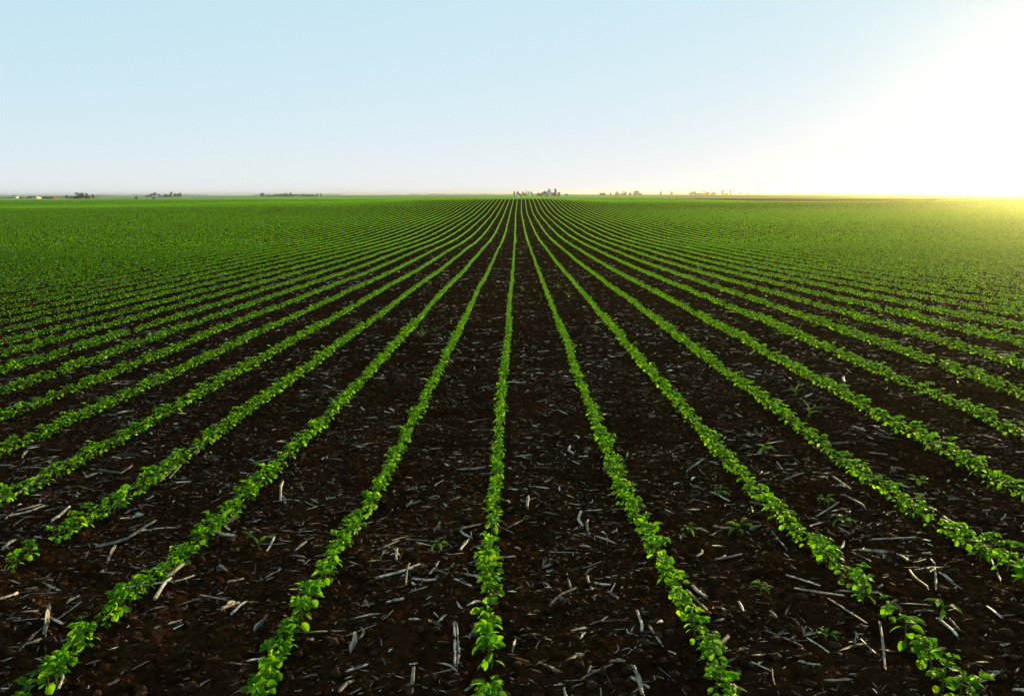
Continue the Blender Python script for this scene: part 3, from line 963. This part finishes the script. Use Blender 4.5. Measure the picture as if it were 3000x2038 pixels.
weed('grass', 1635, 845, .22, 'weed clump right of middle, larger one in the far weedy patch', 23)
weed('grass', 1662, 868, .20, 'weed clump at the near right of the far weedy patch', 24)
weed('grass', 1530, 848, .18, 'faint green weed clump close to the middle row at mid distance', 25)
weed('grass', 578, 815, .50, 'tall thin grass tuft rising above the rows at left', 26)
weed('grass', 45, 1065, .22, 'grass clump among the crop plants at the left edge', 27)
weed('grass', 110, 1050, .18, 'grass clump in the crop row, second from the left edge', 28)
weed('grass', 1745, 962, .12, 'small green tuft between the first and second rows right of middle', 30)
weed('grass', 1262, 835, .16, 'dim green tuft left of the first row left of middle', 31)

# ------------------------------------------------------------------ far things
BARK = plain_mat('bark', [(0, (.05, .035, .025)), (1, (.10, .075, .05))], .9, 3)
CROWN = leaf_mat('tree_foliage', [(0, (.018, .030, .008)), (1, (.05, .065, .018))], (1.6, 1.3, .8), .25, vein=False)
CROWNB = leaf_mat('bronze_foliage', [(0, (.05, .034, .010)), (1, (.11, .078, .022))], (1.8, 1.3, .7), .3, vein=False)
WHITE = plain_mat('white_paint', [(0, (.60, .60, .60)), (1, (.68, .68, .68))], .6, .6)
GREYR = plain_mat('grey_roof', [(0, (.20, .22, .25)), (1, (.24, .26, .29))], .6, .8)
REDP = plain_mat('red_boards', [(0, (.24, .055, .035)), (1, (.28, .065, .04))], .8, .8)
BRNR = plain_mat('brown_roof', [(0, (.13, .07, .05)), (1, (.16, .09, .06))], .8, .8)
DARKW = plain_mat('dark_opening', [(0, (.035, .028, .02)), (1, (.05, .04, .03))], .5, 1)
DOORW = plain_mat('wood_door', [(0, (.16, .10, .035)), (1, (.2, .12, .045))], .7, 1)
METAL = plain_mat('galvanised_metal', [(0, (.42, .46, .50)), (1, (.5, .54, .58))], .45, .8)
POLEW = plain_mat('pole_wood', [(0, (.10, .08, .06)), (1, (.14, .11, .08))], .9, 2)

def bearing(px, D):
    """ground point D metres off in the direction of photograph column px"""
    D = D * .66 if D <= 1500 else (990 + (D - 1500) * .12 if D < 3810 else D)
    d = R3 @ np.array([(px - CX) / F, -(570 - CY) / F, -1.0])
    s = D / d[1]
    x, y = d[0] * s, d[1] * s
    return x, y, float(macro(np.array([x]), np.array([y]))[0])

def crown_mb(r, shape):
    mb = MB()
    lobes = []
    if shape == 'round':
        for q in range(9): lobes.append((r.uniform(-.28, .28), r.uniform(-.28, .28), r.uniform(.22, .76), r.uniform(.16, .27)))
        lobes.append((0, 0, .55, .34)); lobes.append((.05, 0, .25, .24))
    elif shape == 'column':
        for q in range(8): lobes.append((r.uniform(-.07, .07), r.uniform(-.07, .07), .15 + q * .1, .14 - .006 * q))
    else:
        for q in range(10): lobes.append((r.uniform(-.5, .5), r.uniform(-.3, .3), r.uniform(.1, .30), r.uniform(.14, .24)))
        for q in range(4): lobes.append((r.uniform(-.35, .35), r.uniform(-.2, .2), r.uniform(.35, .65), r.uniform(.1, .2)))
    for (a, b, c, R_) in lobes:
        for _ in range(64):
            v = r.normal(0, 1, 3); v /= np.linalg.norm(v); v *= R_ * r.uniform(.6, 1.08)
            sz = r.uniform(.05, .09)
            P, Q_ = blade(sz, sz * .9, 2, 2, 0, 0); P[:, 1] = np.where(P[:, 1] > 0, 1, -1) * sz * .4; P -= P.mean(0)
            mb.add(P @ rot(r.uniform(0, 6.28), r.uniform(-1.3, 1.3), r.uniform(-1, 1)).T + [a + v[0], b + v[1], max(c + v[2], .03)], Q_, 0)
    return mb
crowns = {}
for shp in ('round', 'column', 'grove'):
    for mt, mat in (('g', CROWN), ('b', CROWNB)):
        crowns[shp, mt] = [crown_mb(np.random.default_rng(900 + i), shp).mesh('crown', [mat]) for i in range(3)]
def trunk_mesh(shape):
    mb = MB()
    if shape == 'round':
        tube(mb, [(0, 0, -.03), (.01, 0, .25), (0, .01, .6)], [.035, .026, .010], 6)
        for q in range(4):
            a = q * 1.6
            tube(mb, [(0.005, 0, .25 + .05 * q), (.1 * math.cos(a), .1 * math.sin(a), .42 + .05 * q), (.22 * math.cos(a), .22 * math.sin(a), .6)], [.014, .01, .005], 4)
    elif shape == 'column': tube(mb, [(0, 0, -.03), (0, 0, .4), (0, 0, .85)], [.02, .016, .006], 6)
    else:
        for q in (-.3, 0, .28): tube(mb, [(q, 0, -.03), (q + .02, 0, .2), (q - .03, 0, .42)], [.018, .014, .006], 5)
    return mb.mesh('trunk', [BARK])
trunks = {s_: trunk_mesh(s_) for s_ in ('round', 'column', 'grove')}
tn = 0
def tree(px, D, top, wpx, shape, mt, label, base=None):
    """top: photograph row of its top; wpx: width in photograph pixels"""
    global tn
    x, y, z = bearing(px, D)
    ztop = CAMZ + (horizon(px) - top) * y / F
    hgt = max(ztop - z, 1.5)
    wid = wpx * y / F / (.95 if shape != 'column' else .36)
    if shape == 'grove': wid = wpx * y / F / 1.25
    root = empty('tree', (x, y, z), random.uniform(-.4, .4) if shape == 'grove' else random.uniform(0, 6.28), (wid, wid, hgt / .98))
    if shape == 'grove': root.rotation_euler = (0, 0, random.uniform(-.2, .2))
    tag(root, label, 'tree', 'trees along the far horizon')
    link('trunk', trunks[shape], root)
    link('crown', crowns[shape, mt][tn % 3], root); tn += 1
def horizon(px):
    P = R3 @ np.array([(px - CX) / F, 0, -1.0])
    # row where the line of sight is level
    lo, hi = 400.0, 700.0
    for _ in range(30):
        m_ = (lo + hi) / 2
        d = R3 @ np.array([(px - CX) / F, -(m_ - CY) / F, -1.0])
        if d[2] > 0: lo = m_
        else: hi = m_
    return lo

TREES = [
 (10,1500,577,14,'grove','g','low hazy tree clump at the very left edge of the horizon'),
 (28,1300,576,20,'grove','g','low tree clump left of the small white house at far left'),
 (62,1100,575,20,'grove','g','grey-green tree clump right of the small white house at far left'),
 (85,1000,573,16,'round','g','round tree between the white house and the brown-roofed house'),
 (118,1000,576,14,'round','g','low round tree right behind the brown-roofed house at far left'),
 (130,950,574.5,15,'round','g','round tree left of the low rust-coloured shed'),
 (166,1600,574.5,20,'grove','g','faint flat-topped tree clump right of the rust-coloured shed'),
 (194,900,571,9,'round','g','small lollipop-shaped tree left of the tallest dark tree at left'),
 (208,900,575,18,'grove','g','low bushes at the left foot of the tallest dark tree'),
 (236,850,561.5,27,'round','g','tallest dark tree of the left horizon with a wide rounded crown'),
 (224,870,571,22,'grove','g','bushy undergrowth below the left side of the tallest dark tree'),
 (252,860,565.5,9,'column','b','narrow tree standing just right of the tallest dark tree at left'),
 (259,880,571,12,'grove','b','bronze bushes between the two narrow trees at left'),
 (271,880,567,8,'round','b','rightmost narrow bronze tree of the left farmstead'),
 (398,700,575,9,'round','b','lone round bush on the field edge left of the twin farm cluster'),
 (449,700,577,8,'round','g','small lone bush below the white building of the left middle farm'),
 (430,2000,571,12,'round','g','leftmost tree of the left middle farm'),
 (441,2000,567,12,'round','g','second tree from left at the left middle farm'),
 (453,1950,562,14,'round','b','tall tree behind the white building of the left middle farm'),
 (465,2000,567,10,'round','g','tree right of the tall one at the left middle farm'),
 (482,1900,568,11,'round','g','dark tree between the two roofed buildings of the left middle farm'),
 (501,1900,562.5,8,'column','g','narrow pointed tree right of the red building at left middle farm'),
 (512,1900,566,12,'round','g','round tree third from the right end of the left middle farm'),
 (520,1900,566.5,8,'round','g','small tree second from the right end of the left middle farm'),
 (527,1900,565,8,'column','b','upright bronze tree ending the left middle farm on the right'),
 (766,3000,566,10,'round','g','left tree of the far hazy pair west of centre'),
 (771,3000,564,10,'round','g','taller tree of the far hazy pair west of centre'),
 (786,3000,567,13,'grove','b','low brownish clump right of the far hazy tree pair'),
 (810,3200,569,20,'grove','g','flat hazy thicket between the tree pair and the thin far tree'),
 (830,3000,568,12,'grove','b','small brown thicket just left of the thin far tree'),
 (839,3000,564,8,'round','b','thin far tree standing alone above the thickets'),
 (851,3200,563.5,6,'column','g','pale thin far tree, very faint, right of the lone one'),
 (888,3200,567,7,'round','g','leftmost small tree of the row-like far clump left of centre'),
 (901,3200,566,14,'grove','g','wide low clump, second in the far line left of centre'),
 (915,3200,566,14,'grove','b','wide bronze clump, third in the far line left of centre'),
 (929,3200,566,7,'round','g','small round tree, fourth in the far line left of centre'),
 (940,3200,566,7,'round','b','last small round tree of the far line left of centre'),
 (1506.5,950,560,5,'column','b','slim bronze tree left of the white dome-roofed hut'),
 (1518,940,560.5,10,'round','b','bronze bushy tree right behind the white dome-roofed hut'),
 (1524,930,567,8,'round','b','low bronze bush at the right of the white dome-roofed hut'),
 (1532,1900,560,8,'round','b','bronze tree left of the thin silo'),
 (1540,1900,562,13,'grove','g','grey-green clump below the thin silo'),
 (1557,1900,561,8,'round','b','bronze tree right of the pale grain bin'),
 (1577,1900,562,13,'grove','b','bronze clump midway between grain bin and big barn'),
 (1582,1000,565,9,'round','b','dark bush left of the big barn, in front of the bronze clump'),
 (1588,1050,561,9,'round','b','small tree between the dark bush and the tree at the barn'),
 (1596,1060,558,13,'round','b','round bronze tree touching the left side of the big barn'),
 (1627,1040,553,9,'column','b','tall golden poplar between big barn and grey shed'),
 (1622,1050,562,8,'round','b','golden bush at the foot of the poplar, right of the big barn'),
 (1788,2900,563,7,'round','b','tiny round tree right of the far red barn'),
 (1809,2900,558,16,'grove','b','round brown tree, left one of the group east of centre'),
 (1829,2900,556.5,18,'grove','b','round brown tree, middle one of the group east of centre'),
 (1847,2900,560,11,'grove','b','low brown clump between the middle and right tree groups east of centre'),
 (1868,2900,554.5,29,'grove','b','broad domed brown grove ending the group east of centre'),
 (1936,3400,559,9,'round','g','pale lone tree between the brown grove and the long wood'),
 (1968,3800,560,9,'round','g','very pale lone tree left of the long wood'),
 (2035,3000,557.5,34,'grove','b','left half of the long low wood at right'),
 (2066,3000,556,36,'grove','b','middle of the long low wood at right'),
 (2092,3000,558,22,'grove','b','right end of the long low wood at right'),
 (2116,3100,555,10,'round','b','round tree rising right of the long low wood'),
 (2128,3100,560,14,'grove','g','low clump right of the tree beside the long wood'),
 (2140,3100,556,5,'column','g','thin upright tree ending the clumps beside the long wood'),
 (2168,3800,562,8,'round','g','small pale tree left of the tallest utility pole'),
 (2190,3800,561,11,'grove','g','pale clump just left of the tallest utility pole'),
 (2456,3800,562,9,'grove','g','pale low clump left of the hazy mound at right'),
 (2487,3800,559,14,'grove','g','hazy tree mound beside the rightmost clear pole'),
 (2538,3800,562,11,'grove','g','pale low clump right of the rightmost clear pole'),
 (2854,2600,558,11,'round','g','washed out tree left of the faint pole near the right edge'),
 (2886,2600,560,16,'grove','g','washed out clump right of the faint pole near the right edge'),
 (2931,2600,560,9,'round','g','small washed out tree third from the right edge'),
 (2968,2400,556.5,14,'round','g','washed out tree second from the right edge'),
 (2981,2400,553,18,'round','g','tallest washed out tree beside the right edge'),
 (2995,2400,557,9,'round','g','washed out tree cut by the right edge')]
for a in TREES: tree(*a)

# the thin hazy woods along the whole horizon
def far_woods():
    r = np.random.default_rng(77)
    vs = [merge_variant([('c', crown_mb(r, 'grove'))]) for _ in range(3)]
    N = 520
    px = r.uniform(-400, 3400, N)
    D_ = r.uniform(3800, 5600, N)
    d = np.array([bearing(a, b) for a, b in zip(px, D_)])
    dens = vn(px / 170, px * 0, 61)
    k = dens > .30
    d, px = d[k], px[k]
    hh = r.uniform(3.5, 7.0, len(d)) * (.55 + .8 * vn(px / 60, px * 0, 62))
    ww = r.uniform(25, 80, len(d))
    A = scatter(vs, r.integers(0, 3, len(d)), d, r.uniform(-.2, .2, len(d)), np.stack([ww, ww * .5, hh * 1.2], 1))
    o = link('distant_woods', mkmesh('distant_woods', A[0], A[1], [CROWN], A[2], smooth=False))
    tag(o, 'hazy low line of distant woods along the horizon', 'woods', kind='stuff')
far_woods()

def building(name, px, D, base_w, wall_h, roof_h, wall, roof, label, depth=None, cat='building', rz=0.0, gable='front', door=None, windows=0, doormat=None, overhang=.25):
    x, y, z = bearing(px, D)
    m = y / F
    w = base_w * m; dp = depth or w * 1.4
    root = empty(name, (x, y, z - .1), rz)
    tag(root, label, cat, None)
    W = MB()
    h = wall_h * m + .1; rh = roof_h * m
    if gable == 'front':
        for sy in (-dp / 2, dp / 2):
            pass
        v = [(-w/2,-dp/2,0),(w/2,-dp/2,0),(w/2,-dp/2,h),(0,-dp/2,h+rh),(-w/2,-dp/2,h),(-w/2,dp/2,0),(w/2,dp/2,0),(w/2,dp/2,h),(0,dp/2,h+rh),(-w/2,dp/2,h)]
        W.add(v, [(0,1,2,4),(5,9,7,6),(0,4,9,5),(1,6,7,2)], 0)
        W.add(v, [(4,2,3),(7,9,8)], 0)
        R_ = MB(); t = .18; ov = overhang
        for s_ in (-1, 1):
            e = w / 2 + ov; sl = rh / (w / 2)
            zz = h - ov * sl
            a = [(s_*e, -dp/2-ov, zz+.02), (0, -dp/2-ov, h+rh+.02), (0, dp/2+ov, h+rh+.02), (s_*e, dp/2+ov, zz+.02)]
            b = [(p[0], p[1], p[2]+t) for p in a]
            R_.add(a + b, [(0,1,2,3),(4,7,6,5),(0,4,5,1),(1,5,6,2),(2,6,7,3),(3,7,4,0)], 0)
    else:
        v = [(-w/2,-dp/2,0),(-w/2,dp/2,0),(-w/2,dp/2,h),(-w/2,0,h+rh),(-w/2,-dp/2,h),(w/2,-dp/2,0),(w/2,dp/2,0),(w/2,dp/2,h),(w/2,0,h+rh),(w/2,-dp/2,h)]
        W.add(v, [(0,4,2,1),(5,6,7,9),(0,5,9,4),(1,2,7,6)], 0)
        W.add(v, [(4,3,2),(9,7,8)], 0)
        R_ = MB(); t = .18; ov = overhang
        for s_ in (-1, 1):
            e = dp / 2 + ov; sl = rh / (dp / 2); zz = h - ov * sl
            a = [(-w/2-ov, s_*e, zz+.02), (-w/2-ov, 0, h+rh+.02), (w/2+ov, 0, h+rh+.02), (w/2+ov, s_*e, zz+.02)]
            b = [(p[0], p[1], p[2]+t) for p in a]
            R_.add(a + b, [(0,1,2,3),(4,7,6,5),(0,4,5,1),(1,5,6,2),(2,6,7,3),(3,7,4,0)], 0)
    link('wall', W.mesh('wall', [wall], False), root)
    link('roof', R_.mesh('roof', [roof], False), root)
    if door:
        dx, dw, dh = [q * m for q in door]
        mb = MB(); box(mb, dx - dw/2, dx + dw/2, -dp/2 - .12, -dp/2 - .02, .05, dh); link('door', mb.mesh('door', [doormat or DARKW], False), root)
    for q in range(windows):
        wx = -w/2 + w * (q + .5) / windows
        if door and abs(wx - dx) < dw / 2 + .4: continue
        mb = MB(); box(mb, wx - .35, wx + .35, -dp/2 - .05, -dp/2 - .01, h * .38, h * .72); link('window', mb.mesh('window', [DARKW], False), root)
    return root, m, w, h, rh, dp
b, m, w, h, rh, dp = building('barn', 1608.5, 1060, 15, 9, 13, WHITE, GREYR, 'big white barn with steep grey gable roof beside the golden poplar', depth=16 * .66, cat='barn')
kb = m / .4543
def kmesh(mb, name, mat):
    mb.v = [v * kb for v in mb.v]
    link(name, mb.mesh(name, [mat], False), b)
ww_ = w / 2 / kb
mb = MB()
for s_ in (-1, 1):   # lower wings either side of the tall middle
    x0, x1 = s_ * ww_, s_ * (ww_ + 3.1)
    mb.add([(x0,-8,0),(x1,-8,0),(x1,-8,2.9),(x0,-8,4.4),(x0,8,0),(x1,8,0),(x1,8,2.9),(x0,8,4.4)], [(0,1,2,3),(4,7,6,5),(1,5,6,2)], 0)
kmesh(mb, 'wing', WHITE)
mb = MB()
for s_ in (-1, 1):
    x0, x1 = s_ * ww_, s_ * (ww_ + 3.4)
    mb.add([(x0,-8.3,4.5),(x1,-8.3,2.85),(x1,8.3,2.85),(x0,8.3,4.5),(x0,-8.3,4.7),(x1,-8.3,3.05),(x1,8.3,3.05),(x0,8.3,4.7)], [(0,1,2,3),(4,7,6,5),(0,4,5,1),(1,5,6,2),(2,6,7,3)], 0)
kmesh(mb, 'wing_roof', GREYR)
mb = MB(); box(mb, -4.6, -.6, -8.14, -8.03, 0, 2.6); kmesh(mb, 'door', DOORW)
mb = MB(); box(mb, -.6, .6, -8.1, -8.02, 6.0, 7.2); kmesh(mb, 'window', DARKW)
building('shed', 1637, 1070, 7, 9.5, 2.5, GREYR, GREYR, 'grey shed standing right of the golden poplar', depth=7, windows=1, door=(0, 2.5, 5), cat='shed')
building('barn', 1765, 2900, 15, 5, 1.6, REDP, BRNR, 'long low red barn alone on the horizon right of centre', gable='side', depth=12, windows=4, door=(0, 3, 3.5), cat='barn')
building('shed', 1660, 2200, 8, 3, 1.6, REDP, BRNR, 'small red shed on the horizon right of the golden poplar', gable='side', depth=6, windows=2, door=(0, 2, 2), cat='shed')
building('house', 44, 1150, 9, 5, 2.5, WHITE, GREYR, 'tiny white house between tree clumps at the far left', depth=6, windows=2, door=(0, 1.6, 3), cat='house')
building('house', 102, 980, 18, 4.5, 2.5, WHITE, BRNR, 'low white house with brown roof among trees at the far left', gable='side', depth=8, windows=3, door=(-2, 2, 3.4), cat='house')
building('shed', 152, 960, 17, 3.5, 2, REDP, BRNR, 'low rust-coloured shed left of the tallest dark tree', gable='side', depth=8, windows=2, door=(3, 3, 2.8), cat='shed')
building('house', 213, 880, 14, 2.6, 1.2, WHITE, BRNR, 'small pale house almost hidden under bushes by the tallest tree', gable='side', depth=6, windows=2, door=(0, 2, 2.2), cat='house')
building('house', 456, 1900, 14, 3, 1.5, WHITE, METAL, 'white building of the left middle farm under the tall tree', gable='side', depth=9, windows=3, door=(0, 2, 2.4), cat='house')
building('house', 472, 1880, 12, 2.6, 1.8, WHITE, BRNR, 'brown-roofed white building in the middle of the left middle farm', gable='side', depth=9, windows=2, door=(1, 2, 2.2), cat='house')
building('barn', 492, 1900, 9, 5, 2, REDP, BRNR, 'red barn beside the narrow pointed tree of the left middle farm', depth=9, door=(0, 3, 3.5), windows=2, cat='barn')
building('shed', 1677, 1500, 8, 2.4, .9, WHITE, METAL, 'tiny white shed in the fields right of the grey shed', gable='side', depth=5, windows=2, door=(0, 1.5, 1.8), cat='shed')
building('house', 1566, 1850, 8, 3, 1.5, WHITE, METAL, 'faint pale house between grain bin and big barn', gable='side', depth=6, windows=2, door=(0, 1.6, 2.2), cat='house')

def hut():
    x, y, z = bearing(1514, 900)
    root = empty('hut', (x, y, z - .05), 0, .66)
    tag(root, 'white dome-roofed round hut at the end of the crop rows', 'hut')
    mb = MB(); n = 20
    prof = [(2.45, 0), (2.45, 1.0)]
    tube(mb, [(0, 0, a[1]) for a in prof], [a[0] for a in prof], n, 0, cap=False)
    link('wall', mb.mesh('wall', [WHITE]), root)
    mb = MB(); q = [(2.6 * math.cos(a), 1.0 + 1.95 * math.sin(a)) for a in np.linspace(0, 1.5, 7)]
    tube(mb, [(0, 0, a[1]) for a in q], [a[0] for a in q], n, 0, cap=True)
    link('roof', mb.mesh('roof', [METAL]), root)
    mb = MB(); box(mb, -.5, .5, -2.6, -2.35, .05, .95); link('door', mb.mesh('door', [DARKW], False), root)
hut()
def bin_(name, px, D, wpx, top, label, cat):
    x, y, z = bearing(px, D); m = y / F
    H = CAMZ + (horizon(px) - top) * m - z; R_ = wpx * m / 2
    root = empty(name, (x, y, z - .05)); tag(root, label, cat)
    mb = MB(); tube(mb, [(0, 0, 0), (0, 0, H - R_ * .8)], [R_, R_], 18, 0, cap=False); link('wall', mb.mesh('wall', [METAL]), root)
    mb = MB(); tube(mb, [(0, 0, H - R_ * .8), (0, 0, H - R_ * .3), (0, 0, H)], [R_ * 1.05, R_ * .6, R_ * .1], 18, 0); link('roof', mb.mesh('roof', [METAL]), root)
bin_('grain_bin', 1549, 1900, 7, 560.5, 'pale round grain bin in the hazy farm left of the big barn', 'grain bin')
bin_('silo', 1542.5, 1950, 2.6, 556, 'thin tall silo left of the pale grain bin', 'silo')

def pole(px, top, D, label):
    x, y, z = bearing(px, D)
    H = CAMZ + (horizon(px) - top) * y / F - z
    root = empty('utility_pole', (x, y, z - .2)); tag(root, label, 'utility pole', 'utility poles crossing the right horizon')
    mb = MB(); tube(mb, [(0, 0, 0), (0, 0, H * .5), (0, 0, H + .2)], [.11, .095, .075], 8, 0); link('pole', mb.mesh('pole', [POLEW]), root)
    mb = MB(); box(mb, -.85, .85, -.05, .05, H - .62, H - .5); link('crossarm', mb.mesh('crossarm', [POLEW], False), root)
    for s_ in (-.75, -.28, .28, .75):
        mb = MB(); tube(mb, [(s_, 0, H - .5), (s_, 0, H - .34)], [.04, .03], 6, 0); link('insulator', mb.mesh('insulator', [METAL]), root)
pole(2035, 549, 1250, 'faint short utility pole before the long wood, leftmost of the poles')
pole(2120, 544, 950, 'second utility pole from the left, right of the long wood')
pole(2221, 537, 660, 'tallest and darkest utility pole, third from the left')
pole(2333, 541, 735, 'utility pole fourth from the left, right of the tallest')
pole(2498, 538, 700, 'pale utility pole fifth from the left over the ploughed strip')
pole(2867, 545, 900, 'very faint utility pole near the right edge')

# ------------------------------------------------------------------ air
hz = MB()
box(hz, -6600, 6600, -6600, 6600, -14, 9.0)
hm, n, l = newmat('haze_air')
pv = n.new('ShaderNodeVolumePrincipled')
pv.inputs['Color'].default_value = (1.0, .95, .75, 1)
pv.inputs['Density'].default_value = .00024
pv.inputs['Anisotropy'].default_value = .885
o_ = n.new('ShaderNodeOutputMaterial'); l.new(pv.outputs[0], o_.inputs['Volume'])
o = link('haze', hz.mesh('haze', [hm], False))
tag(o, 'thin pale haze lying over the whole field', 'haze', kind='stuff')
